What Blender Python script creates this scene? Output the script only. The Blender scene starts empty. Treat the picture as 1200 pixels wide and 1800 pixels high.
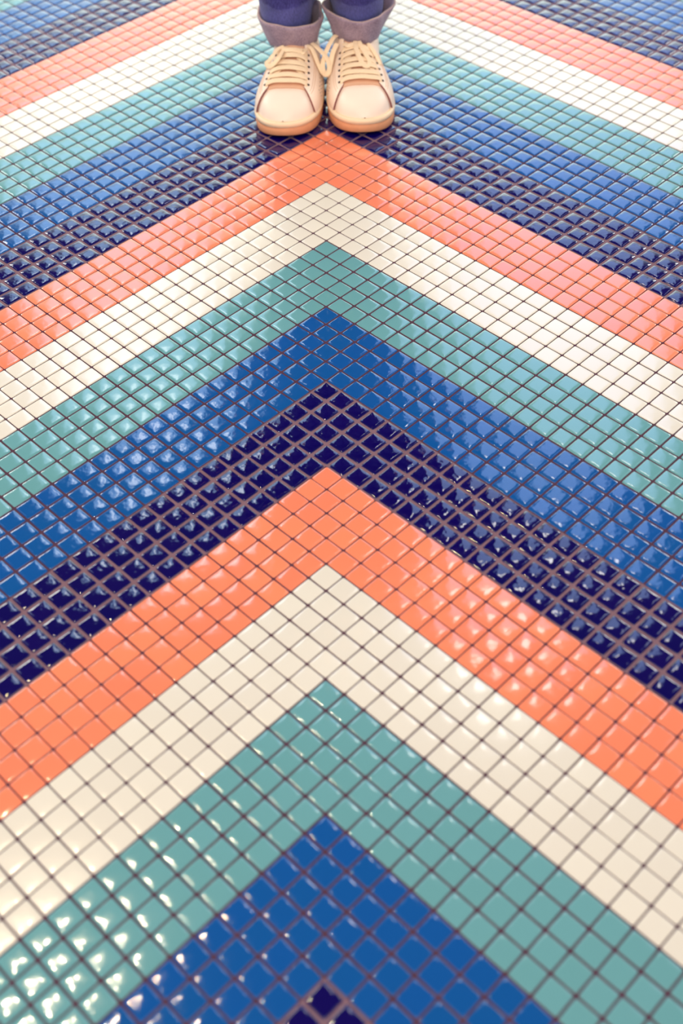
import bpy, bmesh, math, random
import numpy as np
from mathutils import Vector, Matrix

random.seed(7)
rng = np.random.default_rng(11)
scn = bpy.context.scene
COL = scn.collection
PI = math.pi

# ------------------------------------------------------------------ camera
FPX, PITCH, ROLL, YAW = 2127.0, 0.82967, -0.0396, -0.02211
CAM = Vector((0.03874, -1.77781, 1.02617))
fwd = Vector((math.sin(YAW) * math.cos(PITCH), math.cos(YAW) * math.cos(PITCH), -math.sin(PITCH)))
rt = Vector((math.cos(YAW), -math.sin(YAW), 0))
up = rt.cross(fwd)
r2 = math.cos(ROLL) * rt + math.sin(ROLL) * up
u2 = -math.sin(ROLL) * rt + math.cos(ROLL) * up
cam = bpy.data.cameras.new('camera')
cam.sensor_fit = 'HORIZONTAL'
cam.sensor_width = 24.0
cam.lens = FPX / 1200 * 24.0
cam.clip_start = 0.05
cam.dof.use_dof = True
cam.dof.focus_distance = 1.62
cam.dof.aperture_fstop = 3.1
cam_ob = bpy.data.objects.new('camera', cam)
COL.objects.link(cam_ob)
M = Matrix((r2, u2, -fwd)).transposed().to_4x4()
M.translation = CAM
cam_ob.matrix_world = M
scn.camera = cam_ob

# ------------------------------------------------------------------ colour management
scn.view_settings.view_transform = 'Standard'
scn.view_settings.look = 'None'
scn.view_settings.gamma = 1
scn.view_settings.use_curve_mapping = False
scn.view_settings.exposure = 0.0

# ------------------------------------------------------------------ world: dim room, tall bright windows
FRONT = (0.07, 0.06, 0.10)      # the far part of the room, dim above the windows
BACK_FILL = (1.14, 1.06, 1.03)       # added fill from behind the camera, for diffuse light
# (azimuth from +Y in degrees, elevation, half width, half height, colour, strength, softness)
WINDOWS = [
    (0, 12, 75, 9, (0.80, 0.82, 1.00), 0.9, 0.16),
    (0, 12, 28, 27, (0.86, 1.00, 0.92), 3.3, 0.34),
    (-13, 38, 6.5, 12, (0.46, 0.68, 1.00), 3.4, 0.05),
    (-13, 44, 2.6, 5, (0.85, 0.92, 1.00), 8.0, 0.04),
    (12, 39, 9, 14, (0.42, 0.58, 1.00), 3.0, 0.06),
    (11.5, 53.5, 3.4, 3, (1.0, 0.97, 0.95), 13.0, 0.04),
    (42, 45, 6, 13, (0.70, 0.78, 1.00), 3.0, 0.06),
    (-48, 40, 6, 12, (0.70, 0.78, 1.00), 2.0, 0.06),
]
w = bpy.data.worlds.new('world')
scn.world = w
w.use_nodes = True
nt = w.node_tree
nt.nodes.clear()


def nd(tree, t, **k):
    n = tree.nodes.new(t)
    for a, b in k.items():
        setattr(n, a, b)
    return n


def mth(tree, op, a, b=None, clamp=False):
    n = nd(tree, 'ShaderNodeMath', operation=op, use_clamp=clamp)
    for i, v in enumerate((a, b)):
        if v is None:
            continue
        if hasattr(v, 'is_linked'):
            tree.links.new(v, n.inputs[i])
        else:
            n.inputs[i].default_value = v
    return n.outputs[0]


tc = nd(nt, 'ShaderNodeTexCoord')
sep = nd(nt, 'ShaderNodeSeparateXYZ')
nt.links.new(tc.outputs['Generated'], sep.inputs[0])
X, Y, Z = sep.outputs
az = mth(nt, 'ARCTAN2', X, Y)
el = mth(nt, 'ARCSINE', Z)
total = None
base = nd(nt, 'ShaderNodeMixRGB')
base.inputs[1].default_value = (*FRONT, 1)
base.inputs[2].default_value = (*BACK_FILL, 1)
nt.links.new(mth(nt, 'MULTIPLY', mth(nt, 'SUBTRACT', 0.0, mth(nt, 'ADD', Y, 0.05)), 4.0, True), base.inputs[0])
total = base.outputs[0]
for (a, e, hw, hh, c, s, soft) in WINDOWS:
    da = mth(nt, 'SUBTRACT', az, math.radians(a if a < 180 else 180))
    if a == 180:
        da = mth(nt, 'SUBTRACT', PI, mth(nt, 'ABSOLUTE', az))
    fa = mth(nt, 'DIVIDE', mth(nt, 'SUBTRACT', math.radians(hw), mth(nt, 'ABSOLUTE', da)), soft, True)
    de = mth(nt, 'SUBTRACT', el, math.radians(e))
    fe = mth(nt, 'DIVIDE', mth(nt, 'SUBTRACT', math.radians(hh), mth(nt, 'ABSOLUTE', de)), soft, True)
    f = mth(nt, 'MULTIPLY', fa, fe)
    mx = nd(nt, 'ShaderNodeMixRGB')
    nt.links.new(f, mx.inputs[0])
    nt.links.new(total, mx.inputs[1])
    mx.inputs[2].default_value = (c[0] * s, c[1] * s, c[2] * s, 1)
    total = mx.outputs[0]
bg = nd(nt, 'ShaderNodeBackground')
nt.links.new(total, bg.inputs[0])
bg.inputs[1].default_value = 1.0
out = nd(nt, 'ShaderNodeOutputWorld')
nt.links.new(bg.outputs[0], out.inputs[0])


# ------------------------------------------------------------------ lamps of the room (warm ceiling bulbs)
def bulb(name, loc, power, radius, col):
    l = bpy.data.lights.new(name, 'POINT')
    l.energy = power
    l.shadow_soft_size = radius
    l.color = col
    o = bpy.data.objects.new(name, l)
    o.location = loc
    COL.objects.link(o)


def ceiling_spot(px, py, height):
    """position of a ceiling lamp whose mirror image in the floor is seen at that place of the floor"""
    d = (px - 600) / FPX * r2 - (py - 900) / FPX * u2 + fwd
    t = -CAM.z / d.z
    p = CAM + t * d
    rr = Vector((d.x, d.y, -d.z))
    return p + rr * (height / rr.z)


WARM = (1.0, 0.80, 0.52)
c0 = ceiling_spot(20, 1740, 2.45)
bulb('ceiling_bulb', c0, 20, 0.026, WARM)
bulb('ceiling_bulb', c0 + Vector((0.17, 0.10, 0.03)), 14, 0.022, WARM)
bulb('ceiling_bulb', c0 + Vector((0.05, -0.20, 0.0)), 14, 0.022, WARM)
key = bpy.data.lights.new('rear_fill_light', 'AREA')  # added soft fill above and behind the camera, lifting the diffuse light
key.shape = 'DISK'
key.size = 0.5
key.energy = 30
key.color = (1.0, 0.80, 0.60)
ko = bpy.data.objects.new('rear_fill_light', key)
ko.location = (-0.1, -2.9, 2.5)
ko.rotation_euler = (Vector((0, 0, 0)) - Vector(ko.location)).to_track_quat('-Z', 'Y').to_euler()
COL.objects.link(ko)


# added fill from both sides, brightening the far part of the floor
for sx, pw in ((-1, 30), (1, 27)):
    l = bpy.data.lights.new('side_fill_light', 'AREA')
    l.shape = 'RECTANGLE'
    l.size, l.size_y = 1.0, 0.9
    l.energy = pw
    l.color = (1.0, 0.98, 0.90)
    o = bpy.data.objects.new('side_fill_light', l)
    o.location = (sx * 1.9, 1.35, 1.25)
    o.rotation_euler = (Vector((0, 0.65, 0)) - Vector(o.location)).to_track_quat('-Z', 'Y').to_euler()
    COL.objects.link(o)


# ------------------------------------------------------------------ materials
def lin(c):
    return tuple(((v / 255) / 12.92 if v / 255 < 0.04045 else (((v / 255) + 0.055) / 1.055) ** 2.4) for v in c)


def mat(name, color, rough=0.5, spec=0.5, coat=0.0, coat_rough=0.05, sheen=0.0):
    m = bpy.data.materials.new(name)
    m.use_nodes = True
    b = m.node_tree.nodes['Principled BSDF']
    b.inputs['Base Color'].default_value = (*color, 1)
    b.inputs['Roughness'].default_value = rough
    b.inputs['Specular IOR Level'].default_value = spec
    b.inputs['Coat Weight'].default_value = coat
    b.inputs['Coat Roughness'].default_value = coat_rough
    b.inputs['Sheen Weight'].default_value = sheen
    return m


def var_noise(m, color, amount, scale, detail=4, bump=0.0, bump_scale=None, coords='Object', dist=0.0005):
    t = m.node_tree
    b = t.nodes['Principled BSDF']
    co = nd(t, 'ShaderNodeTexCoord')
    n = nd(t, 'ShaderNodeTexNoise')
    n.inputs['Scale'].default_value = scale
    n.inputs['Detail'].default_value = detail
    t.links.new(co.outputs[coords], n.inputs['Vector'])
    mx = nd(t, 'ShaderNodeMixRGB')
    mx.inputs[1].default_value = (*[c * (1 - amount) for c in color], 1)
    mx.inputs[2].default_value = (*[min(1, c * (1 + amount)) for c in color], 1)
    t.links.new(n.outputs['Fac'], mx.inputs[0])
    t.links.new(mx.outputs[0], b.inputs['Base Color'])
    if bump:
        n2 = nd(t, 'ShaderNodeTexNoise')
        n2.inputs['Scale'].default_value = bump_scale or scale
        n2.inputs['Detail'].default_value = 3
        t.links.new(co.outputs[coords], n2.inputs['Vector'])
        bp = nd(t, 'ShaderNodeBump')
        bp.inputs['Strength'].default_value = bump
        bp.inputs['Distance'].default_value = dist
        t.links.new(n2.outputs['Fac'], bp.inputs['Height'])
        t.links.new(bp.outputs[0], b.inputs['Normal'])
    return m


def tile_mat(name, rgb, rough, bump, coat=0.6):
    color = lin(rgb)
    m = mat(name, color, rough, 0.5, coat, 0.03)
    t = m.node_tree
    b = t.nodes['Principled BSDF']
    at = nd(t, 'ShaderNodeAttribute', attribute_name='tile_tone')
    hsv = nd(t, 'ShaderNodeHueSaturation')
    hsv.inputs['Color'].default_value = (*color, 1)
    t.links.new(mth(t, 'ADD', mth(t, 'MULTIPLY', at.outputs['Fac'], 0.06), 0.97), hsv.inputs['Value'])
    t.links.new(mth(t, 'ADD', mth(t, 'MULTIPLY', at.outputs['Fac'], 0.004), 0.498), hsv.inputs['Hue'])
    t.links.new(hsv.outputs[0], b.inputs['Base Color'])
    co = nd(t, 'ShaderNodeTexCoord')
    n = nd(t, 'ShaderNodeTexNoise')
    n.inputs['Scale'].default_value = 95
    n.inputs['Detail'].default_value = 1.5
    t.links.new(co.outputs['Object'], n.inputs['Vector'])
    bp = nd(t, 'ShaderNodeBump')
    bp.inputs['Strength'].default_value = bump
    bp.inputs['Distance'].default_value = 0.0010
    t.links.new(n.outputs['Fac'], bp.inputs['Height'])
    t.links.new(bp.outputs[0], b.inputs['Normal'])
    t.links.new(bp.outputs[0], b.inputs['Coat Normal'])
    return m


M_TILE = [
    tile_mat('coral_glazed_tile', (255, 142, 104), 0.14, 0.16),
    tile_mat('ivory_glazed_tile', (236, 230, 214), 0.18, 0.12),
    tile_mat('teal_glazed_tile', (108, 167, 171), 0.12, 0.13),
    tile_mat('blue_glazed_tile', (14, 86, 158), 0.10, 0.34),
    tile_mat('navy_glazed_tile', (12, 2, 84), 0.08, 0.50),
]
M_GROUT = var_noise(mat('grout', lin((86, 56, 72)), 0.95, 0.15), lin((86, 56, 72)), 0.25, 60)
M_GROUT_PALE = var_noise(mat('pale_grout', lin((130, 100, 110)), 0.95, 0.15), lin((130, 100, 110)), 0.25, 60)
M_LEATHER = var_noise(mat('cream_leather', lin((252, 232, 214)), 0.42, 0.4), lin((252, 232, 214)), 0.03, 60, bump=0.12, bump_scale=900)
M_PANEL = var_noise(mat('cream_panel_leather', lin((250, 226, 204)), 0.45, 0.4), lin((250, 226, 204)), 0.04, 70, bump=0.15, bump_scale=700)
M_TONGUE = var_noise(mat('tongue_leather', lin((226, 178, 146)), 0.6, 0.3), lin((226, 178, 146)), 0.06, 80, bump=0.2, bump_scale=600)
M_RUBBER = var_noise(mat('aged_rubber_sole', lin((226, 160, 118)), 0.5, 0.35), lin((226, 160, 118)), 0.10, 90, bump=0.2, bump_scale=500)
M_RIM = var_noise(mat('cream_rubber_rim', lin((252, 224, 188)), 0.45, 0.4), lin((252, 224, 188)), 0.05, 90)
M_LACE = var_noise(mat('cotton_lace', lin((252, 222, 186)), 0.85, 0.2), lin((252, 222, 186)), 0.08, 300, bump=0.5, bump_scale=1500)
M_HOLE = mat('dark_eyelet', lin((50, 22, 30)), 0.8)
M_EDGE_SHADE = mat('panel_edge_shade', lin((138, 88, 86)), 0.8)  # seam shadow painted into the side panel's edge faces
M_STITCH = mat('stitch_thread', lin((222, 180, 150)), 0.8)
M_GUM = mat('outsole_rubber', lin((90, 60, 60)), 0.8)


def denim(name, c1, c2, scale, tw=1400.0):
    m = mat(name, c1, 0.85, 0.25, sheen=0.15)
    t = m.node_tree
    b = t.nodes['Principled BSDF']
    co = nd(t, 'ShaderNodeTexCoord')
    n = nd(t, 'ShaderNodeTexNoise')
    n.inputs['Scale'].default_value = scale
    n.inputs['Detail'].default_value = 5
    t.links.new(co.outputs['Object'], n.inputs['Vector'])
    mp = nd(t, 'ShaderNodeMapping')
    mp.inputs['Scale'].default_value = (1, 1, 0.22)
    t.links.new(co.outputs['Object'], mp.inputs['Vector'])
    n3 = nd(t, 'ShaderNodeTexNoise')
    n3.inputs['Scale'].default_value = 900
    n3.inputs['Detail'].default_value = 2
    t.links.new(mp.outputs[0], n3.inputs['Vector'])
    f = mth(t, 'ADD', mth(t, 'MULTIPLY', n.outputs['Fac'], 0.55), mth(t, 'MULTIPLY', n3.outputs['Fac'], 0.75))
    cr = nd(t, 'ShaderNodeValToRGB')
    cr.color_ramp.elements[0].position = 0.38
    cr.color_ramp.elements[0].color = (*c1, 1)
    cr.color_ramp.elements[1].position = 0.92
    cr.color_ramp.elements[1].color = (*c2, 1)
    t.links.new(f, cr.inputs[0])
    t.links.new(cr.outputs[0], b.inputs['Base Color'])
    bp = nd(t, 'ShaderNodeBump')
    bp.inputs['Strength'].default_value = 0.5
    bp.inputs['Distance'].default_value = 0.0006
    t.links.new(f, bp.inputs['Height'])
    t.links.new(bp.outputs[0], b.inputs['Normal'])
    return m


M_DENIM = denim('blue_denim', lin((14, 6, 66)), lin((78, 76, 150)), 26)


def faded_hem(m):
    """the cloth just above the turn-up is washed paler"""
    t = m.node_tree
    b = t.nodes['Principled BSDF']
    src = b.inputs['Base Color'].links[0].from_socket
    co = nd(t, 'ShaderNodeTexCoord')
    sp_ = nd(t, 'ShaderNodeSeparateXYZ')
    t.links.new(co.outputs['Object'], sp_.inputs[0])
    n = nd(t, 'ShaderNodeTexNoise')
    n.inputs['Scale'].default_value = 30
    t.links.new(co.outputs['Object'], n.inputs['Vector'])
    lim = mth(t, 'ADD', mth(t, 'MULTIPLY', n.outputs['Fac'], 0.02), 0.140)
    f = mth(t, 'MULTIPLY', mth(t, 'SUBTRACT', lim, sp_.outputs[2]), 300, True)
    mx = nd(t, 'ShaderNodeMixRGB', blend_type='ADD')
    t.links.new(f, mx.inputs[0])
    t.links.new(src, mx.inputs[1])
    mx.inputs[2].default_value = (0.035, 0.042, 0.075, 1)
    t.links.new(mx.outputs[0], b.inputs['Base Color'])


faded_hem(M_DENIM)
M_CUFF = denim('denim_wrong_side', lin((112, 94, 116)), lin((182, 162, 176)), 45)
M_CUFFEDGE = denim('cuff_edge', lin((150, 122, 124)), lin((200, 176, 170)), 60)
M_SHIRT = var_noise(mat('dark_shirt', lin((34, 30, 52)), 0.9, 0.2), lin((34, 30, 52)), 0.1, 40)
M_SKIN = var_noise(mat('skin', lin((224, 172, 144)), 0.5, 0.4), lin((224, 172, 144)), 0.04, 30)
M_HAIR = var_noise(mat('hair', lin((58, 38, 30)), 0.5, 0.4), lin((58, 38, 30)), 0.2, 120)
M_SOCK = mat('dark_sock', lin((40, 30, 50)), 0.9)


# ------------------------------------------------------------------ mesh helpers
def mesh_obj(name, verts, faces, mats, parent=None, smooth=True, face_mat=None):
    me = bpy.data.meshes.new(name)
    me.from_pydata([tuple(v) for v in verts], [], faces)
    for m in (mats if isinstance(mats, (list, tuple)) else [mats]):
        me.materials.append(m)
    if face_mat is not None:
        for p, k in zip(me.polygons, face_mat):
            p.material_index = int(k)
    if smooth:
        [setattr(p, 'use_smooth', True) for p in me.polygons]
    me.update()
    o = bpy.data.objects.new(name, me)
    COL.objects.link(o)
    if parent:
        o.parent = parent
    return o


class MB:
    """collects patches for one mesh"""
    def __init__(self):
        self.v, self.f, self.m = [], [], []

    def add(self, verts, faces, mi=0):
        k = len(self.v)
        self.v += [tuple(p) for p in verts]
        self.f += [tuple(i + k for i in f) for f in faces]
        self.m += [mi] * len(faces)

    def build(self, name, mats, parent=None, smooth=True):
        return mesh_obj(name, self.v, self.f, mats, parent, smooth, self.m)


def grid_faces(nr, nc, wrap=False, flip=False):
    f = []
    for i in range(nr - 1):
        for j in range(nc if wrap else nc - 1):
            a, b = i * nc + j, i * nc + (j + 1) % nc
            c, d = a + nc, b + nc
            f.append((a, c, d, b) if flip else (a, b, d, c))
    return f


def catmull(pts, n=8):
    P = [Vector(p) for p in pts]
    P = [P[0] * 2 - P[1]] + P + [P[-1] * 2 - P[-2]]
    o = []
    for i in range(1, len(P) - 2):
        for k in range(n):
            t = k / n
            o.append(0.5 * ((2 * P[i]) + (-P[i - 1] + P[i + 1]) * t + (2 * P[i - 1] - 5 * P[i] + 4 * P[i + 1] - P[i + 2]) * t * t
                            + (-P[i - 1] + 3 * P[i] - 3 * P[i + 1] + P[i + 2]) * t ** 3))
    o.append(P[-2])
    return o


def sweep(mb, pts, w_, t_, normal, mi=0, n=8, taper=True, seg=10):
    """sweep an oval ribbon; normal: Vector or list (one per control point) facing off the ribbon"""
    path = catmull(pts, n)
    if isinstance(normal, (list, tuple)) and not isinstance(normal, Vector):
        nn = catmull([Vector(q) for q in normal], n)
    else:
        nn = [Vector(normal)] * len(path)
    vs = []
    for i, p in enumerate(path):
        a, b = path[max(0, i - 1)], path[min(len(path) - 1, i + 1)]
        tg = (b - a).normalized()
        s = tg.cross(nn[i]).normalized()
        u = s.cross(tg).normalized()
        e = 0.75 if taper and i in (0, len(path) - 1) else 1
        for k in range(seg):
            q = 2 * PI * k / seg
            cx, sy = math.cos(q), math.sin(q)
            cx = math.copysign(abs(cx) ** 0.6, cx)
            sy = math.copysign(abs(sy) ** 0.6, sy)
            vs.append(p + s * (cx * w_ / 2 * e) + u * (sy * t_ / 2 * e))
    f = grid_faces(len(path), seg, True)
    f.append(tuple(range(seg - 1, -1, -1)))
    k = (len(path) - 1) * seg
    f.append(tuple(range(k, k + seg)))
    mb.add(vs, f, mi)


# ------------------------------------------------------------------ floor: square mosaic in chevron bands
PT = 0.027
GAP = [0.0011, 0.0013, 0.0019, 0.0019, 0.0030]          # grout width per colour
BUL = [0.00040, 0.00030, 0.00046, 0.00054, 0.00086]     # pillow height per colour
EDG = [0.00045, 0.00040, 0.00050, 0.00060, 0.00080]
XF0, XF1, YF0, YF1 = -2.4, 2.4, -2.6, 2.6


def build_floor():
    n = int(4.2 / PT)
    I, J = np.meshgrid(np.arange(-n, n), np.arange(-n, n), indexing='ij')
    I = I.ravel(); J = J.ravel()
    s2 = math.sqrt(0.5)
    ci, cj = I + 0.5, J + 0.5
    cx = (ci - cj) * s2 * PT
    cy = -(ci + cj) * s2 * PT
    keep = (cx > XF0) & (cx < XF1) & (cy > YF0) & (cy < YF1)
    I, J, cx, cy = I[keep], J[keep], cx[keep], cy[keep]
    band = np.floor(np.minimum(I, J) / 4).astype(int) % 5
    # fine tiles where the photo looks
    d = np.stack([cx, cy, np.zeros_like(cx)], 1) - np.array(CAM)
    z = d @ np.array(fwd)
    px = 600 + FPX * (d @ np.array(r2)) / np.maximum(z, .01)
    py = 900 - FPX * (d @ np.array(u2)) / np.maximum(z, .01)
    near = (z > 0.3) & (px > -160) & (px < 1360) & (py > -120) & (py < 2000)
    V, F, MI, TO = [], [], [], []
    off = 0
    # slow unevenness of the bedding and of the sheets the mosaic came in
    def wob(x, y):
        return (0.0005 * np.sin(x * 9.1 + 1.3 * np.sin(y * 5.3)) + 0.0004 * np.sin(y * 13.7 + x * 4.1),
                0.0006 * np.sin(x * 11.3 + 0.7) * np.cos(y * 6.1) + 0.0004 * np.sin(x * 27 + y * 19))
    for fine in (True, False):
        sel = near if fine else ~near
        s = np.array([-1, -.975, -.93, -.84, -.62, -.32, 0, .32, .62, .84, .93, .975, 1.0]) if fine else np.array([-1, -.96, -.75, 0, .75, .96, 1.0])
        m = len(s)
        U, W = np.meshgrid(s, s, indexing='ij')
        U = U.ravel(); W = W.ravel()
        b = band[sel]
        k = len(b)
        gap = np.array(GAP)[b]; bul = np.array(BUL)[b]; edg = np.array(EDG)[b]
        r = rng.random((k, 10))
        half = (PT - gap) / 2 * (1 + (r[:, 0] - .5) * .012)
        cor = 1 - 0.045 * np.abs(W) ** 10
        cor2 = 1 - 0.045 * np.abs(U) ** 10
        lu = half[:, None] * (U * cor)[None]
        lw = half[:, None] * (W * cor2)[None]
        bul = bul * (0.85 + 0.3 * r[:, 1])
        zz = bul[:, None] * ((1 - U ** 2) * (1 - W ** 2))[None] * 0.45 + bul[:, None] * ((1 - U ** 4) * (1 - W ** 4))[None] * 0.55
        zz -= edg[:, None] * (1 - (1 - np.abs(U) ** 18) * (1 - np.abs(W) ** 18))[None]
        # hand-made irregularity
        amp = bul * 0.11
        zz += amp[:, None] * np.sin(U[None] * (1.5 + 1.2 * r[:, 2:3]) + 6.28 * r[:, 3:4]) * np.cos(W[None] * (1.5 + 1.2 * r[:, 4:5]) + 6.28 * r[:, 5:6])
        tilt = 0.0045
        zz += lu * ((r[:, 6:7] - .5) * 2 * tilt) + lw * ((r[:, 7:8] - .5) * 2 * tilt)
        edge = (np.abs(U) == 1) | (np.abs(W) == 1)
        zz[:, edge] = -0.0022
        an = (r[:, 8] - .5) * 0.014
        ca, sa = np.cos(an)[:, None], np.sin(an)[:, None]
        lu, lw = lu * ca - lw * sa, lu * sa + lw * ca
        bx, by = wob(cx[sel], cy[sel])
        gx = cx[sel][:, None] + (lu - lw) * s2 + bx[:, None]
        gy = cy[sel][:, None] - (lu + lw) * s2 + by[:, None]
        V.append(np.stack([gx, gy, zz], -1).reshape(-1, 3))
        a = np.arange(m * m).reshape(m, m)
        q = np.stack([a[:-1, :-1], a[:-1, 1:], a[1:, 1:], a[1:, :-1]], -1).reshape(-1, 4)
        fa = (q[None] + (np.arange(k) * m * m)[:, None, None]).reshape(-1, 4) + off
        F.append(fa)
        MI.append(np.repeat(b, len(q)))
        TO.append(np.repeat(r[:, 9], m * m))
        off += k * m * m
    # bedding of grout: one cell round every tile; between the navy tiles its glare is painted in as a paler colour
    h = PT / 2
    k = len(cx)
    bx, by = wob(cx, cy)
    q = np.array([(-h, -h), (-h, h), (h, h), (h, -h)])
    gx = cx[:, None] + (q[:, 0] - q[:, 1])[None] * s2
    gy = cy[:, None] - (q[:, 0] + q[:, 1])[None] * s2
    V.append(np.stack([gx, gy, np.full_like(gx, -0.00085)], -1).reshape(-1, 3))
    F.append(np.arange(4 * k).reshape(k, 4) + off)
    MI.append(np.where(band == 4, 6, 5)); TO.append(np.zeros(4 * k))
    off += 4 * k
    e = 0.03
    gv = np.array([[XF0 - e, YF0 - e, -.00095], [XF1 + e, YF0 - e, -.00095], [XF1 + e, YF1 + e, -.00095], [XF0 - e, YF1 + e, -.00095],
                   [XF0 - e, YF0 - e, -.03], [XF1 + e, YF0 - e, -.03], [XF1 + e, YF1 + e, -.03], [XF0 - e, YF1 + e, -.03]])
    gf = np.array([[0, 3, 2, 1], [7, 4, 5, 6], [0, 1, 5, 4], [1, 2, 6, 5], [2, 3, 7, 6], [3, 0, 4, 7]]) + off
    V.append(gv); F.append(gf); MI.append(np.full(6, 5)); TO.append(np.zeros(8))
    V = np.concatenate(V).astype(np.float32); F = np.concatenate(F).astype(np.int32)
    MI = np.concatenate(MI).astype(np.int32); TO = np.concatenate(TO).astype(np.float32)
    me = bpy.data.meshes.new('floor')
    me.vertices.add(len(V)); me.vertices.foreach_set('co', V.ravel())
    me.loops.add(F.size); me.loops.foreach_set('vertex_index', F.ravel())
    me.polygons.add(len(F)); me.polygons.foreach_set('loop_start', np.arange(0, F.size, 4, dtype=np.int32))
    for mm in M_TILE + [M_GROUT, M_GROUT_PALE]:
        me.materials.append(mm)
    me.polygons.foreach_set('material_index', MI)
    sm = np.ones(len(F), dtype=bool); sm[-6:] = False
    me.polygons.foreach_set('use_smooth', sm)
    me.update(calc_edges=True)
    at = me.attributes.new('tile_tone', 'FLOAT', 'POINT')
    at.data.foreach_set('value', TO)
    # tile faces must look up
    if me.polygons[0].normal.z < 0:
        me.flip_normals()
    me.validate()
    o = bpy.data.objects.new('floor', me)
    COL.objects.link(o)
    o['kind'] = 'structure'
    o['label'] = 'glossy square mosaic floor in coral, ivory, teal, blue and navy chevron bands'
    return o


build_floor()


# ------------------------------------------------------------------ the person standing on the floor
def floor_pt(px, py, z=0.0):
    d = (px - 600) / FPX * r2 - (py - 900) / FPX * u2 + fwd
    t = (z - CAM.z) / d.z
    return CAM + t * d


def skin_mesh(name, nodes, edges, material, parent=None, sub=2, root=0):
    me = bpy.data.meshes.new(name)
    me.from_pydata([n[0] for n in nodes], edges, [])
    me.materials.append(material)
    o = bpy.data.objects.new(name, me)
    COL.objects.link(o)
    if parent:
        o.parent = parent
    bm = bmesh.new(); bm.from_mesh(me)
    lay = bm.verts.layers.skin.verify()
    bm.verts.ensure_lookup_table()
    for i, n in enumerate(nodes):
        r = n[1]
        bm.verts[i][lay].radius = (r, r) if not isinstance(r, tuple) else r
        bm.verts[i][lay].use_root = (i == root)
    bm.to_mesh(me); bm.free()
    md = o.modifiers.new('skin', 'SKIN')
    md.use_smooth_shade = True
    sd = o.modifiers.new('sub', 'SUBSURF')
    sd.levels = sub; sd.render_levels = sub
    return o


TOE_L = floor_pt(503, 243, 0.004)     # the shoe on the left of the photo
TOE_R = floor_pt(637, 237, 0.004)
SL = 0.285                             # shoe length
# ankle axes (leg centres at cuff height)
ANK = {}


def shoe_frame(toe, rot):
    """local frame: +y points to the toe; heel at y=0"""
    m = Matrix.Rotation(PI + rot, 4, 'Z')
    tip = m @ Vector((0, SL, 0))
    m2 = m.copy()
    m2.translation = Vector((toe.x - tip.x, toe.y - tip.y, 0))
    return m2


FR = {'L': shoe_frame(TOE_L, math.radians(-3.0)), 'R': shoe_frame(TOE_R, math.radians(1.0))}


def half_w(t):
    """half width of the outsole at t = y/SL"""
    if t <= 0 or t >= 1:
        return 0.0
    if t < 0.13:
        return 0.0375 * (1 - ((0.13 - t) / 0.13) ** 2.3) ** (1 / 2.3)
    if t > 0.74:
        return 0.0535 * (1 - ((t - 0.74) / 0.26) ** 2.25) ** (1 / 2.25)
    u = (t - 0.13) / 0.61
    k = u * u * (3 - 2 * u)
    return 0.0375 + (0.0535 - 0.0375) * k - 0.0035 * math.sin(PI * u) * (1 - u)


def centre(t, side):
    # slight banana of the last; side +1 when the inner side lies on local +x
    return side * (0.004 * math.sin(PI * min(1, t * 1.0)) * -1 + 0.004 * t) - side * 0.0035 * math.sin(PI * min(1, max(0, t / 0.78))) ** 2


def top_h(t):
    """height of the upper along the centre line"""
    K = [(0.0, 0.074), (0.10, 0.086), (0.30, 0.104), (0.42, 0.093), (0.50, 0.083), (0.60, 0.0755), (0.70, 0.0685), (0.79, 0.0628),
         (0.86, 0.0590), (0.92, 0.053), (0.96, 0.046), (0.985, 0.038), (1.0, 0.026)]
    for (a, b), (c, d) in zip(K, K[1:]):
        if t <= c:
            u = (t - a) / (c - a)
            return b + (d - b) * u
    return K[-1][1]


def top_hs(t):
    return sum(top_h(min(1, max(0, t + e))) * wgt for e, wgt in ((-.03, .2), (-.015, .25), (0, .3 - .2 * 0), (.01, .25))) / 1.0


def S(t, th, side, off=0.0):
    """point of the upper: t along the shoe, th 0..pi around it (0 at local +x)"""
    def raw(t, th):
        w_ = half_w(min(.99995, max(.00005, t))) * 0.94
        H = top_hs(t)
        zb = 0.020
        inst = min(1, max(0, (0.80 - t) / 0.3))
        ex = 0.62 + 0.33 * inst
        ez = 0.80 + 0.10 * inst
        c, s = math.cos(th), max(0.0, math.sin(th))
        x = math.copysign(abs(c) ** ex, c) * w_ * (1 + 0.03 * inst) * (1 - 0.10 * inst * s)
        z = zb + (H - zb) * s ** ez
        return Vector((x + centre(t, side), 0.003 + t * (SL - 0.0065), z))
    p = raw(t, th)
    if off:
        e = 0.012
        a = raw(min(.995, t + e), th) - raw(max(0.005, t - e), th)
        b = raw(t, min(PI - .001, th + 0.05)) - raw(t, max(0.001, th - 0.05))
        n_ = b.cross(a)
        if n_.length > 1e-9:
            n_.normalize()
            if n_.z < -0.2 or n_.dot(Vector((math.cos(th), 0, math.sin(th)))) < 0:
                n_ = -n_
            p = p + n_ * off
    return p


def Nrm(t, th, side):
    return (S(t, th, side, 0.004) - S(t, th, side, 0)).normalized()


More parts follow.
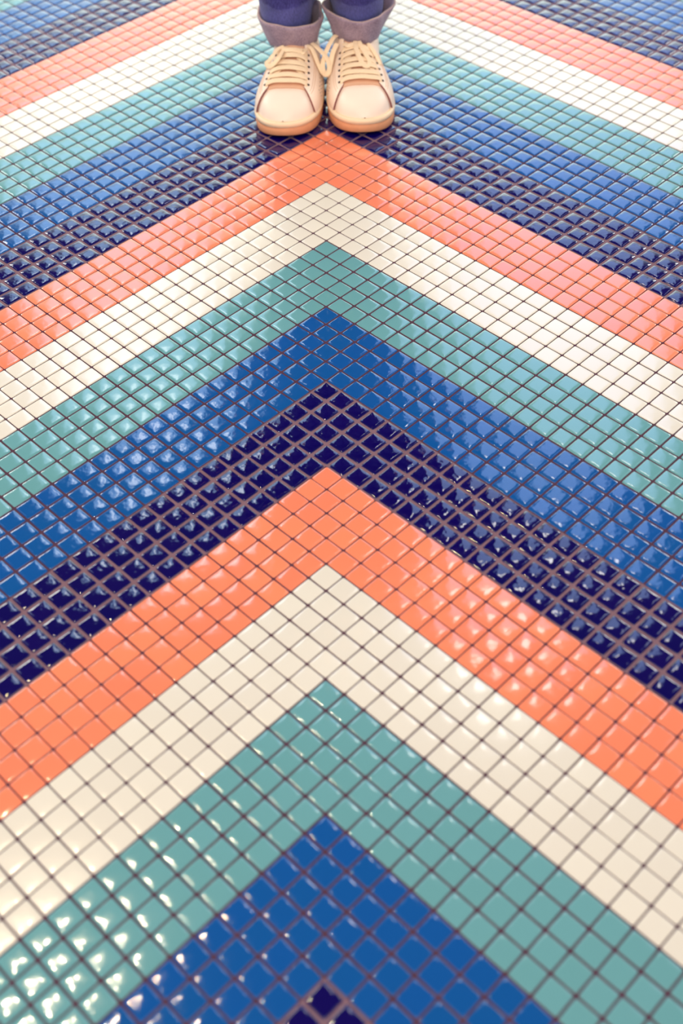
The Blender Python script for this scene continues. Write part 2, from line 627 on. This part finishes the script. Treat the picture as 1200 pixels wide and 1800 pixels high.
def solid_patch(mb, P, rim_mi=None, mi=0):
    """P[i][j] -> (outer point, inner point): closes a thin sheet of real thickness"""
    nr, nc = len(P), len(P[0])
    vo = [P[i][j][0] for i in range(nr) for j in range(nc)]
    vi = [P[i][j][1] for i in range(nr) for j in range(nc)]
    f = grid_faces(nr, nc, False)
    k = nr * nc
    fi = [tuple(k + a for a in reversed(q)) for q in f]
    rim = []
    def idx(i, j): return i * nc + j
    loop = [idx(0, j) for j in range(nc)] + [idx(i, nc - 1) for i in range(1, nr)] + [idx(nr - 1, j) for j in range(nc - 2, -1, -1)] + [idx(i, 0) for i in range(nr - 2, 0, -1)]
    for a, b in zip(loop, loop[1:] + loop[:1]):
        rim.append((b, a, k + a, k + b))
    mb.add(vo + vi, f + fi + rim, mi)
    if rim_mi is not None:
        for q in range(len(rim)):
            mb.m[-1 - q] = rim_mi


def fix_normals(o):
    bm = bmesh.new(); bm.from_mesh(o.data)
    bmesh.ops.recalc_face_normals(bm, faces=bm.faces)
    bm.to_mesh(o.data); bm.free()


TH_E = math.radians(67)        # the eyestay edge


def throat(th):
    """how far forward the side panel reaches at the angle th (0 at the sole, TH_E at the laces)"""
    u = th / TH_E
    return 0.872 - 0.058 * u ** 3 + 0.010 * math.sin(PI * u)


def build_shoe(key, side, person):
    fr = FR[key]
    root_ts = [1 - math.cos(i / 34 * PI / 2) ** 1.0 for i in range(35)]
    # --- upper (vamp, toe box and the quarters' lining)
    mb = MB()
    ts = sorted(set([0.0] + [round(0.42 * i / 12, 5) for i in range(13)] + [round(0.42 + 0.58 * math.sin(i / 30 * PI / 2), 5) for i in range(31)]))
    nth = 40
    g = []
    for t in ts:
        cut = 0.0
        for j in range(nth + 1):
            th = PI * j / nth
            p = S(t, th, side)
            if t < 0.42:                       # collar: lower the top to make the ankle opening
                lim = 0.070 + 0.030 * (t / 0.42) ** 1.5 + 0.012 * max(0, 1 - t / 0.12)
                if p.z > lim:
                    p = Vector((p.x, p.y, lim))
            g.append(p)
    fs = []
    nc = nth + 1
    for i in range(len(ts) - 1):
        for j in range(nth):
            idx = [i * nc + j, i * nc + j + 1, (i + 1) * nc + j + 1, (i + 1) * nc + j]
            q = [g[k] for k in idx]
            if ts[i] < 0.40 and ts[i] > 0.03 and all(abs(k.x - centre(ts[i], side)) < 0.030 for k in q) and all(k.z > 0.060 for k in q):
                continue
            fs.append(tuple(reversed(idx)))
    mb.add(g, fs)
    mb.f.append(tuple((len(ts) - 1) * nc + j for j in range(nc))); mb.m.append(0)
    mb.f.append(tuple(j for j in range(nc - 1, -1, -1))); mb.m.append(0)
    up_ = mb.build('sneaker', M_LEATHER, person)
    up_['label'] = 'cream leather lace-up sneaker on the person, ' + ('left one in the photo' if key == 'L' else 'right one in the photo')
    up_.matrix_world = fr
    # --- sole: cup sole with rim, groove and band
    mb = MB()
    N = 96
    def ring(off, z, spring=True):
        o = []
        for k in range(N):
            a = 2 * PI * k / N
            # walk around: map angle to t with dense ends
            t = 0.5 - 0.5 * math.cos(a)
            sg = 1 if a < PI else -1
            x = half_w(min(.9999, max(.0001, t))) * sg + centre(t, side)
            y = t * SL
            # outward normal estimate
            t2 = min(.9999, max(.0001, 0.5 - 0.5 * math.cos(a + 0.02))); t1 = min(.9999, max(.0001, 0.5 - 0.5 * math.cos(a - 0.02)))
            s2_ = 1 if (a + .02) % (2 * PI) < PI else -1
            s1_ = 1 if (a - .02) % (2 * PI) < PI else -1
            tx = half_w(t2) * s2_ - half_w(t1) * s1_
            ty = (t2 - t1) * SL
            l = math.hypot(tx, ty) or 1
            nx, ny = ty / l, -tx / l
            if a < 1e-6: nx, ny = 0, -1
            if abs(a - PI) < 1e-6: nx, ny = 0, 1
            sp = 0.007 * max(0, (t - 0.80) / 0.20) ** 2 if spring else 0
            o.append(Vector((x + nx * off, y + ny * off, z + sp * max(0, 1 - z / 0.03) + (0.003 * max(0, (t - 0.8) / 0.2) if z > 0.02 else 0))))
        return o
    prof = [(-0.006, 0.0, 3), (-0.0015, 0.0008, 3), (-0.0002, 0.003, 0), (0.0006, 0.010, 0), (0.0002, 0.0165, 0), (-0.0010, 0.0180, 0),
            (-0.0012, 0.0188, 0), (0.0010, 0.0198, 1), (0.0017, 0.0222, 1), (0.0013, 0.0252, 1), (-0.0008, 0.0272, 1), (-0.0034, 0.0272, 1), (-0.006, 0.0235, 1)]
    vs = []
    for (o_, z_, _) in prof:
        vs += ring(o_, z_)
    nr = len(prof)
    for i in range(nr - 1):
        mi = prof[i + 1][2]
        f = [(i * N + k, i * N + (k + 1) % N, (i + 1) * N + (k + 1) % N, (i + 1) * N + k) for k in range(N)]
        if i == 0:
            mb.add(vs, f, mi)
        else:
            mb.f += f; mb.m += [mi] * len(f)
    mb.f += [tuple(range(N - 1, -1, -1)), tuple((nr - 1) * N + k for k in range(N))]; mb.m += [3, 1]
    so = mb.build('sole', [M_RUBBER, M_RIM, M_RIM, M_GUM], up_)
    fix_normals(so)
    so['label'] = 'tan rubber cup sole with a paler rim'
    # --- side panels with the eyestay, one on either side
    for sd in (1, -1):
        mb = MB()
        P = []
        nr_, nc_ = 15, 40
        for i in range(nr_):
            u = i / (nr_ - 1)
            th = 0.02 + (TH_E - 0.02) * u
            row = []
            for j in range(nc_):
                v = j / (nc_ - 1)
                tmax = throat(th)
                t = 0.10 + (tmax - 0.10) * v ** 0.85
                thh = th
                if t < 0.42:
                    thh = th * (0.74 + 0.26 * (t / 0.42))
                a = thh if sd > 0 else PI - thh
                lift = 0.0038 + 0.0004 * u
                row.append((S(t, a, side, lift), S(t, a, side, 0.0002)))
            P.append(row)
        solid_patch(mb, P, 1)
        q = mb.build('side_panel', [M_PANEL, M_EDGE_SHADE], up_)
        fix_normals(q)
        be = q.modifiers.new('bev', 'BEVEL'); be.width = 0.0006; be.segments = 2; be.limit_method = 'ANGLE'
        # seams and the small vent holes
        st = MB()
        for rowu, t0, t1 in ((0.60, 0.50, 0.84), (0.67, 0.50, 0.83)):
            pts, ns = [], []
            for k in range(9):
                t = t0 + (t1 - t0) * k / 8
                th = TH_E * (rowu + 0.10 * (k / 8) ** 2)
                a = th if sd > 0 else PI - th
                pts.append(S(t, a, side, 0.0042)); ns.append(Nrm(t, a, side))
            sweep(st, pts, 0.0009, 0.0006, ns, 0, 4, True, 6)
        st.build('seam', M_STITCH, up_)
        hb = MB()
        for rw in (0.22, 0.31, 0.40):
            for t in (0.58, 0.62, 0.66, 0.70, 0.74):
                th = TH_E * rw
                a = th if sd > 0 else PI - th
                c = S(t, a, side, 0.0039); n_ = Nrm(t, a, side)
                disc(hb, c, n_, 0.0010, 0.0004)
        hb.build('vent_hole', M_HOLE, up_)
    # --- tongue
    mb = MB()
    P = []
    for i in range(9):
        u = i / 8
        th = math.radians(58) + math.radians(64) * u
        row = []
        for j in range(20):
            t = 0.40 + (0.825 - 0.40) * j / 19
            rise = 0.004 * max(0, (0.46 - t) / 0.08)
            row.append((S(t, th, side, 0.0022 + rise), S(t, th, side, 0.0003 + rise)))
        P.append(row)
    solid_patch(mb, P, None)
    tg = mb.build('tongue', [M_TONGUE], up_)
    fix_normals(tg)
    # --- eyelets
    eb = MB()
    E_T = [0.788, 0.738, 0.688, 0.638, 0.588, 0.540]
    ang = math.radians(59)
    for t in E_T:
        for sd in (1, -1):
            a = ang if sd > 0 else PI - ang
            eb = MB()
            disc(eb, S(t, a, side, 0.0047), Nrm(t, a, side), 0.0022, 0.0006)
            eb.build('eyelet', M_HOLE, up_)
    # --- laces: bars across, and the bow
    lb = MB()
    for k, t in enumerate(E_T):
        dy = (0.0 if k == 0 else (0.006 if k % 2 else -0.003))
        pts, ns = [], []
        for u, of in ((0, 0.0035), (0.12, 0.0062), (0.3, 0.0075), (0.5, 0.0082), (0.7, 0.0075), (0.88, 0.0062), (1, 0.0035)):
            th = ang * 1.02 + (PI - 2.04 * ang) * u
            tt = t + dy * math.sin(PI * u) * 0.8 + (0.008 * (u - .5) * (1 if k % 2 else -1) if k else 0) + 0.004 * rng.normal() * .4
            pts.append(S(tt, th, side, of)); ns.append(Nrm(t, th, side))
        sweep(lb, pts, 0.0105, 0.0022, ns, 0, 5)
        if k:                                      # the strand passing underneath towards the next pair
            for sd in (1, -1):
                pts, ns = [], []
                for u in (0, .5, 1):
                    th = (ang * 1.1) + math.radians(16) * u
                    a = th if sd > 0 else PI - th
                    pts.append(S(t + 0.045 * (1 - u) * .9, a, side, 0.0040)); ns.append(Nrm(t, a, side))
                sweep(lb, pts, 0.0060, 0.0015, ns, 0, 4)
    lc = lb.build('shoelace', M_LACE, up_)
    fix_normals(lc)
    return up_, fr, side


def disc(mb, c, n_, r, h, k=12):
    n_ = n_.normalized()
    a = n_.orthogonal().normalized(); b = n_.cross(a)
    v = [c + n_ * h * .5 + a * (r * math.cos(2 * PI * i / k)) + b * (r * math.sin(2 * PI * i / k)) for i in range(k)]
    v += [p - n_ * h * 1.0 for p in v]
    f = [tuple(range(k))] + [(i, i + k, (i + 1) % k + k, (i + 1) % k) for i in range(k)] + [tuple(range(2 * k - 1, k - 1, -1))]
    mb.add(v, f)


# ankle centres in the world
AL = FR['L'] @ Vector((0.000, 0.094, 0.0))
AR = FR['R'] @ Vector((0.000, 0.094, 0.0))
MIDX = (AL.x + AR.x) / 2
BY = (AL.y + AR.y) / 2

# --- body: one continuous surface
hipz, hipx = 0.84, 0.085
nodes, edges = [], []


def N_(p, r):
    nodes.append((p, r)); return len(nodes) - 1


def E_(a, b): edges.append((a, b))


pel = N_((MIDX, BY + 0.01, 0.93), (0.115, 0.085))
sp1 = N_((MIDX, BY + 0.015, 1.05), (0.100, 0.078)); E_(pel, sp1)
sp2 = N_((MIDX, BY + 0.01, 1.20), (0.115, 0.085)); E_(sp1, sp2)
sp3 = N_((MIDX, BY + 0.015, 1.33), (0.105, 0.075)); E_(sp2, sp3)
nk = N_((MIDX, BY + 0.02, 1.41), 0.048); E_(sp3, nk)
nk2 = N_((MIDX, BY + 0.01, 1.46), 0.046); E_(nk, nk2)
hd0 = N_((MIDX, BY - 0.005, 1.50), (0.058, 0.070)); E_(nk2, hd0)
hd1 = N_((MIDX, BY - 0.005, 1.56), (0.070, 0.088)); E_(hd0, hd1)
hd2 = N_((MIDX, BY + 0.0, 1.62), (0.066, 0.082)); E_(hd1, hd2)
for sg, A in ((-1, AL), (1, AR)):
    hp = N_((MIDX + sg * hipx, BY + 0.01, 0.84), 0.083); E_(pel, hp)
    th = N_((MIDX + sg * 0.080, BY - 0.005, 0.68), 0.070); E_(hp, th)
    kn = N_((MIDX + sg * 0.072, BY - 0.012, 0.46), 0.050); E_(th, kn)
    cf = N_((A.x, BY + 0.015, 0.32), 0.048); E_(kn, cf)
    an = N_((A.x, A.y, 0.13), 0.030); E_(cf, an)
    ak = N_((A.x, A.y - 0.005, 0.075), 0.029); E_(an, ak)
    ft = N_((A.x, A.y - 0.05, 0.050), (0.025, 0.018)); E_(ak, ft)
    ft2 = N_((A.x, A.y - 0.115, 0.042), (0.026, 0.012)); E_(ft, ft2)
    sh = N_((MIDX + sg * 0.155, BY + 0.02, 1.345), 0.046); E_(sp3, sh)
    el_ = N_((MIDX + sg * 0.205, BY + 0.04, 1.08), 0.036); E_(sh, el_)
    wr = N_((MIDX + sg * 0.215, BY - 0.01, 0.86), 0.023); E_(el_, wr)
    pm = N_((MIDX + sg * 0.215, BY - 0.022, 0.81), (0.018, 0.030)); E_(wr, pm)
    for k, (dy, ln, rr) in enumerate(((-0.030, 0.066, .0085), (-0.010, 0.076, .009), (0.010, 0.070, .0085), (0.028, 0.056, .0075))):
        b0 = N_((MIDX + sg * 0.215, BY - 0.026 + dy * .85, 0.775), rr * 1.1); E_(pm, b0)
        b1 = N_((MIDX + sg * 0.210, BY - 0.028 + dy, 0.775 - ln * .5), rr); E_(b0, b1)
        b2 = N_((MIDX + sg * 0.198, BY - 0.028 + dy, 0.775 - ln), rr * .85); E_(b1, b2)
    t0 = N_((MIDX + sg * 0.207, BY - 0.055, 0.805), .011); E_(pm, t0)
    t1 = N_((MIDX + sg * 0.200, BY - 0.070, 0.775), .0095); E_(t0, t1)
    t2 = N_((MIDX + sg * 0.196, BY - 0.072, 0.752), .0085); E_(t1, t2)
person = skin_mesh('person', nodes, edges, M_SKIN, None, 2, pel)
person['label'] = 'person standing in rolled-up blue jeans and cream lace-up sneakers'
person['category'] = 'person'


def ell(cx, cy, cz, rx, ry, rz, nu=24, nv=16, dfm=None):
    v = []
    for i in range(nv + 1):
        a = PI * i / nv
        for j in range(nu):
            b = 2 * PI * j / nu
            p = Vector((math.sin(a) * math.cos(b), math.sin(a) * math.sin(b), math.cos(a)))
            if dfm:
                p = dfm(p)
            v.append((cx + p.x * rx, cy + p.y * ry, cz + p.z * rz))
    return v, grid_faces(nv + 1, nu, True)


# face and hair
hc = (MIDX, BY - 0.005, 1.575)
mb = MB()
mb.add(*ell(hc[0], hc[1] + 0.014, hc[2] + 0.020, 0.086, 0.098, 0.102, dfm=lambda p: Vector((p.x, p.y * (0.80 if p.y < 0 and p.z < 0.55 else 1), p.z))))
mb.add(*ell(hc[0], hc[1] + 0.062, hc[2] - 0.07, 0.070, 0.045, 0.12))
mb.build('hair', M_HAIR, person)
mb = MB()
mb.add(*ell(hc[0], hc[1] - 0.086, hc[2] - 0.015, 0.011, 0.018, 0.024))
mb.build('nose', M_SKIN, person)
for sg in (-1, 1):
    mb = MB()
    mb.add(*ell(hc[0] + sg * 0.082, hc[1] + 0.005, hc[2] - 0.012, 0.010, 0.018, 0.030))
    mb.build('ear', M_SKIN, person)
    mb = MB()
    mb.add(*ell(hc[0] + sg * 0.030, hc[1] - 0.074, hc[2] + 0.008, 0.012, 0.009, 0.006))
    mb.build('eye', M_HOLE, person)
mb = MB()
mb.add(*ell(hc[0], hc[1] - 0.077, hc[2] - 0.050, 0.021, 0.010, 0.006))
mb.build('mouth', M_TONGUE, person)

# shirt
mb = MB()
rings = []
for z_, rx, ry, cy_ in ((0.90, .180, .130, .005), (0.96, .176, .126, .008), (1.06, .160, .116, .012), (1.20, .176, .124, .008), (1.30, .190, .118, .012), (1.36, .180, .100, .015), (1.405, .115, .078, .018), (1.425, .070, .066, .018)):
    for k in range(48):
        a = 2 * PI * k / 48
        wv = 1 + 0.012 * math.sin(a * 7 + z_ * 30)
        rings.append((MIDX + rx * wv * math.copysign(abs(math.cos(a)) ** .9, math.cos(a)), BY + cy_ + ry * wv * math.sin(a), z_))
mb.add(rings, grid_faces(8, 48, True))
for sg in (-1, 1):
    rr = []
    path = [((MIDX + sg * 0.125, BY + 0.018, 1.345), .066), ((MIDX + sg * 0.175, BY + 0.022, 1.30), .066), ((MIDX + sg * 0.195, BY + 0.034, 1.18), .056), ((MIDX + sg * 0.210, BY + 0.042, 1.06), .050), ((MIDX + sg * 0.216, BY + 0.012, 0.95), .043), ((MIDX + sg * 0.218, BY - 0.006, 0.88), .037)]
    for (p, r) in path:
        for k in range(24):
            a = 2 * PI * k / 24
            rr.append((p[0] + r * math.cos(a), p[1] + r * math.sin(a), p[2] + (0.03 * math.cos(a) * sg if p[2] > 1.33 else 0)))
    mb.add(rr, grid_faces(len(path), 24, True))
sh = mb.build('shirt', M_SHIRT, person)
fix_normals(sh)

# --- jeans
CUFF_Z = {'L': (0.079, 0.121), 'R': (0.084, 0.128)}
LEG = {'L': (AL, -1), 'R': (AR, 1)}
CUFF_R = {'L': (0.0495, 0.055), 'R': (0.0485, 0.055)}
mb = MB()
for key in 'LR':
    A, sg = LEG[key]
    rx0, ry0 = CUFF_R[key]
    prof = [(0.088, rx0 - .012, ry0 - .012, A.x, A.y), (0.105, rx0 - .009, ry0 - .009, A.x, A.y), (0.125, rx0 - .007, ry0 - .007, A.x, A.y), (0.145, rx0 - .006, ry0 - .006, A.x, A.y),
            (0.165, rx0 - .004, ry0 - .005, A.x, A.y), (0.185, rx0 - .001, ry0, A.x, A.y), (0.21, rx0 + .001, ry0 + .002, A.x, A.y + .002), (0.24, rx0, ry0 + .002, A.x, A.y + .004), (0.28, rx0 + .004, ry0 + .004, A.x, A.y + .008), (0.34, rx0 + .008, ry0 + .008, A.x, BY + .008),
            (0.42, .064, .072, MIDX + sg * .072, BY), (0.48, .068, .074, MIDX + sg * .073, BY - .008), (0.58, .074, .080, MIDX + sg * .078, BY - .004), (0.70, .084, .092, MIDX + sg * .084, BY), (0.80, .092, .105, MIDX + sg * .088, BY + .006), (0.86, .094, .112, MIDX + sg * .086, BY + .008), (0.90, .088, .112, MIDX + sg * .080, BY + .008)]
    zs, rows = [], []
    n_fine = 60
    for i in range(n_fine + 1):
        z_ = 0.088 + (0.90 - 0.088) * (i / n_fine) ** 1.7
        for a_, b_ in zip(prof, prof[1:]):
            if z_ <= b_[0] + 1e-9:
                u = (z_ - a_[0]) / (b_[0] - a_[0]); break
        v_ = [a_[k] + (b_[k] - a_[k]) * u for k in range(5)]
        for k in range(72):
            a = 2 * PI * k / 72
            fold = 0.0
            if z_ > 0.135:
                amt = min(1, (z_ - 0.135) / 0.04) * max(0.25, 1 - z_ / 0.6)
                fold = amt * (0.0032 * math.sin(z_ * 115 + 2.2 * math.cos(a + sg) + sg) + 0.0022 * math.sin(z_ * 61 + 3 * math.sin(a * 2 + sg * 2)) + 0.0015 * math.sin(a * 5 + z_ * 30))
            fold += 0.0010 * math.sin(a * 3 + sg)
            if 0.125 < z_:                 # cloth bulged out behind the ankle to block bright reflections between the legs
                ai = 0.75 if key == 'L' else PI - 0.75
                fold += 0.030 * math.exp(-((a - ai) / 0.5) ** 2) * min(1, (z_ - 0.125) / 0.012) * max(0, 1 - z_ / 0.75)
            rows.append((v_[3] - (0.010 if key == 'L' else 0) * max(0, 1 - z_ / 0.4) + (v_[1] + fold) * math.cos(a), v_[4] + (v_[2] + fold) * math.sin(a), z_))
    mb.add(rows, grid_faces(n_fine + 1, 72, True))
hip = []
for z_, rx, ry in ((0.80, .10, .085), (0.83, .150, .108), (0.88, .174, .120), (0.93, .170, .118), (0.98, .158, .110)):
    for k in range(48):
        a = 2 * PI * k / 48
        hip.append((MIDX + rx * math.cos(a), BY + .008 + ry * math.sin(a), z_))
mb.add(hip, grid_faces(5, 48, True))
jeans = mb.build('jeans', M_DENIM, person)
fix_normals(jeans)
jeans['label'] = 'dark blue denim jeans'

# --- turned-up cuffs, the pale wrong side of the cloth outside
for key in 'LR':
    A, sg = LEG[key]
    rx0, ry0 = CUFF_R[key]
    z0, z1 = CUFF_Z[key]
    mb = MB()
    NC = 120
    # profile: from the inner top, over the rim, down the outside, under the hem and up inside
    pr = [(-.0030, .80, 0), (-.0026, .96, 0), (-.0010, 1.01, 1), (.0008, 1.02, 1), (.0022, 1.00, 1), (.0030, .95, 0), (.0024, .85, 0), (.0014, .65, 0), (.0006, .45, 0), (-.0004, .25, 0), (-.0014, .08, 0),
          (-.0024, .01, 0), (-.0042, -.01, 0), (-.0060, .03, 0), (-.0060, .20, 0), (-.0052, .5, 0)]
    vs = []
    for (dr, hz, _) in pr:
        for k in range(NC):
            a = 2 * PI * k / NC
            ca, sa = math.cos(a), math.sin(a)
            ca, sa = math.copysign(abs(ca) ** .85, ca), math.copysign(abs(sa) ** .85, sa)
            taper = -0.009 * max(0, 1 - hz) ** 1.2
            wv = 0.0012 * math.sin(a * 4 + sg) + 0.0008 * math.sin(a * 9 + hz * 3)
            flare = 0.0
            dz = 0.0022 * math.sin(a * 2 + 0.7 * sg) + 0.0012 * math.sin(5 * a)
            if key == 'R':
                g_ = math.exp(-((a - 0.02 if a < PI else a - 2 * PI - 0.02) / 0.30) ** 2)
                flare += 0.011 * g_ * max(0, hz) ** 1.5
                g2 = math.exp(-((a - PI - 0.15) / 0.30) ** 2)
                flare += 0.006 * g2 * max(0, hz) ** 1.3
                dz += 0.006 * g2 * hz + 0.002 * g_ * hz
            else:
                g_ = math.exp(-((a - PI + 0.1) / 0.38) ** 2)
                flare += 0.004 * g_ * max(0, hz)
                dz += 0.006 * g_ * hz
                g2 = math.exp(-((a - 2 * PI + 0.20) / 0.22) ** 2)
                flare += 0.003 * g2
            # front dips a little over the instep
            dz += 0.003 * (sa) * (1 - hz)
            vs.append((A.x + (rx0 + dr + taper + wv + flare) * ca, A.y + (ry0 + dr + taper + wv + flare * .5) * sa, z0 + (z1 - z0) * hz + dz))
    n_p = len(pr)
    for i in range(n_p - 1):
        mi = 1 if (pr[i][2] and pr[i + 1][2]) else 0
        f = [(i * NC + k, i * NC + (k + 1) % NC, (i + 1) * NC + (k + 1) % NC, (i + 1) * NC + k) for k in range(NC)]
        if i == 0:
            mb.add(vs, f, mi)
        else:
            mb.f += f; mb.m += [mi] * len(f)
    mb.f += [((n_p - 1) * NC + k, (n_p - 1) * NC + (k + 1) % NC, (k + 1) % NC, k) for k in range(NC)]; mb.m += [0] * NC
    c = mb.build('cuff', [M_CUFF, M_CUFFEDGE], jeans)
    fix_normals(c)
    c['label'] = 'turned-up cuff showing the pale grey inside of the denim'
    # inseam ridge and hem stitching on the turned-up cloth
    sm = MB()
    a = PI * (1.5 + 0.36 * -sg) if False else (-0.42 if key == 'L' else PI + 0.42)
    pts, ns = [], []
    for hz in (0.02, 0.3, 0.6, 0.9, 1.0):
        rr = -0.009 * max(0, 1 - hz) ** 1.2 + (0.0032 if hz < .95 else .002)
        pts.append((A.x + (rx0 + rr) * math.cos(a), A.y + (ry0 + rr) * math.sin(a), z0 + (z1 - z0) * hz))
        ns.append((math.cos(a), math.sin(a), 0))
    sweep(sm, pts, 0.007, 0.0022, [Vector(q) for q in ns], 0, 5)
    s_ = sm.build('inseam', M_CUFF, jeans)
    fix_normals(s_)

SH = {}
SH['L'] = build_shoe('L', 1, person)     # filled below
SH['R'] = build_shoe('R', -1, person)


# --- lace bows: loops and ends placed in the photo's arrangement, following the shoe
def bow(key, loops):
    up_, fr, side = SH[key]
    mb = MB()
    for pts, nrm, w_ in loops:
        sweep(mb, [Vector(p) for p in pts], w_, 0.0018, [Vector(q) for q in nrm], 0, 8)
    o = mb.build('lace_bow', M_LACE, up_)
    fix_normals(o)
    return o


def loc(key, px, py, z):
    """a place above the floor in the shoe's own frame"""
    return FR[key].inverted() @ floor_pt(px, py, z)


def path(key, spec):
    return [loc(key, *q[:3]) for q in spec], [Vector(q[3]) for q in spec]


L1 = path('L', [(500, 82, 0.086, (.2, .5, 1)), (490, 86, 0.086, (.3, .5, 1)), (480, 97, 0.087, (.5, .5, .8)), (472, 108, 0.078, (.6, .6, .6)), (468, 112, 0.073, (.6, .8, .4)),
                (472, 117, 0.074, (.5, .8, .5)), (481, 112, 0.080, (.4, .6, .8)), (490, 101, 0.088, (.3, .5, 1)), (497, 90, 0.086, (.2, .5, 1)), (503, 82, 0.086, (.1, .5, 1))])
L2 = path('L', [(536, 80, 0.083, (-.2, .5, 1)), (546, 84, 0.082, (-.4, .5, 1)), (553, 96, 0.076, (-.6, .6, .8)), (559, 112, 0.066, (-.7, .6, .6)), (567, 127, 0.056, (-.6, .9, .3)),
                (575, 131, 0.056, (-.3, 1, .4)), (579, 122, 0.062, (-.3, .9, .5)), (575, 104, 0.072, (-.4, .7, .7)), (562, 88, 0.080, (-.4, .5, .9)), (546, 74, 0.084, (-.2, .4, 1))])
L3 = path('L', [(527, 86, 0.085, (.1, .6, 1)), (532, 92, 0.085, (0, .7, 1)), (538, 86, 0.084, (-.1, .6, 1))])
bow('L', [(*L1, .0085), (*L2, .0080), (*L3, .0075)])
R1 = path('R', [(592, 62, 0.090, (.2, .5, 1)), (586, 66, 0.090, (.4, .5, .9)), (578, 80, 0.084, (.5, .7, .7)), (570, 98, 0.074, (.6, .8, .4)), (567, 115, 0.064, (.4, 1, .3)),
                (570, 130, 0.056, (.2, 1, .3)), (577, 127, 0.059, (.1, 1, .4)), (581, 110, 0.068, (.2, .9, .5)), (585, 92, 0.078, (.3, .7, .7)), (592, 76, 0.086, (.2, .5, 1))])
R2 = path('R', [(630, 72, 0.090, (0, .6, 1)), (636, 84, 0.088, (-.1, .6, 1)), (643, 96, 0.084, (-.2, .7, 1)), (649, 108, 0.079, (-.3, .8, 1)), (646, 116, 0.076, (-.2, 1, 1)),
                (638, 113, 0.078, (0, .9, 1)), (631, 100, 0.084, (.1, .7, 1)), (625, 84, 0.089, (.1, .6, 1)), (624, 72, 0.090, (0, .5, 1))])
R3 = path('R', [(646, 76, 0.086, (-.2, .5, 1)), (655, 88, 0.082, (-.3, .6, 1)), (663, 102, 0.074, (-.5, .7, .8)), (668, 114, 0.067, (-.6, .8, .6))])
R4 = path('R', [(604, 76, 0.089, (.1, .5, 1)), (612, 80, 0.090, (0, .6, 1)), (622, 77, 0.090, (0, .6, 1))])
bow('R', [(*R1, .0085), (*R2, .0080), (*R3, .0070), (*R4, .0080)])
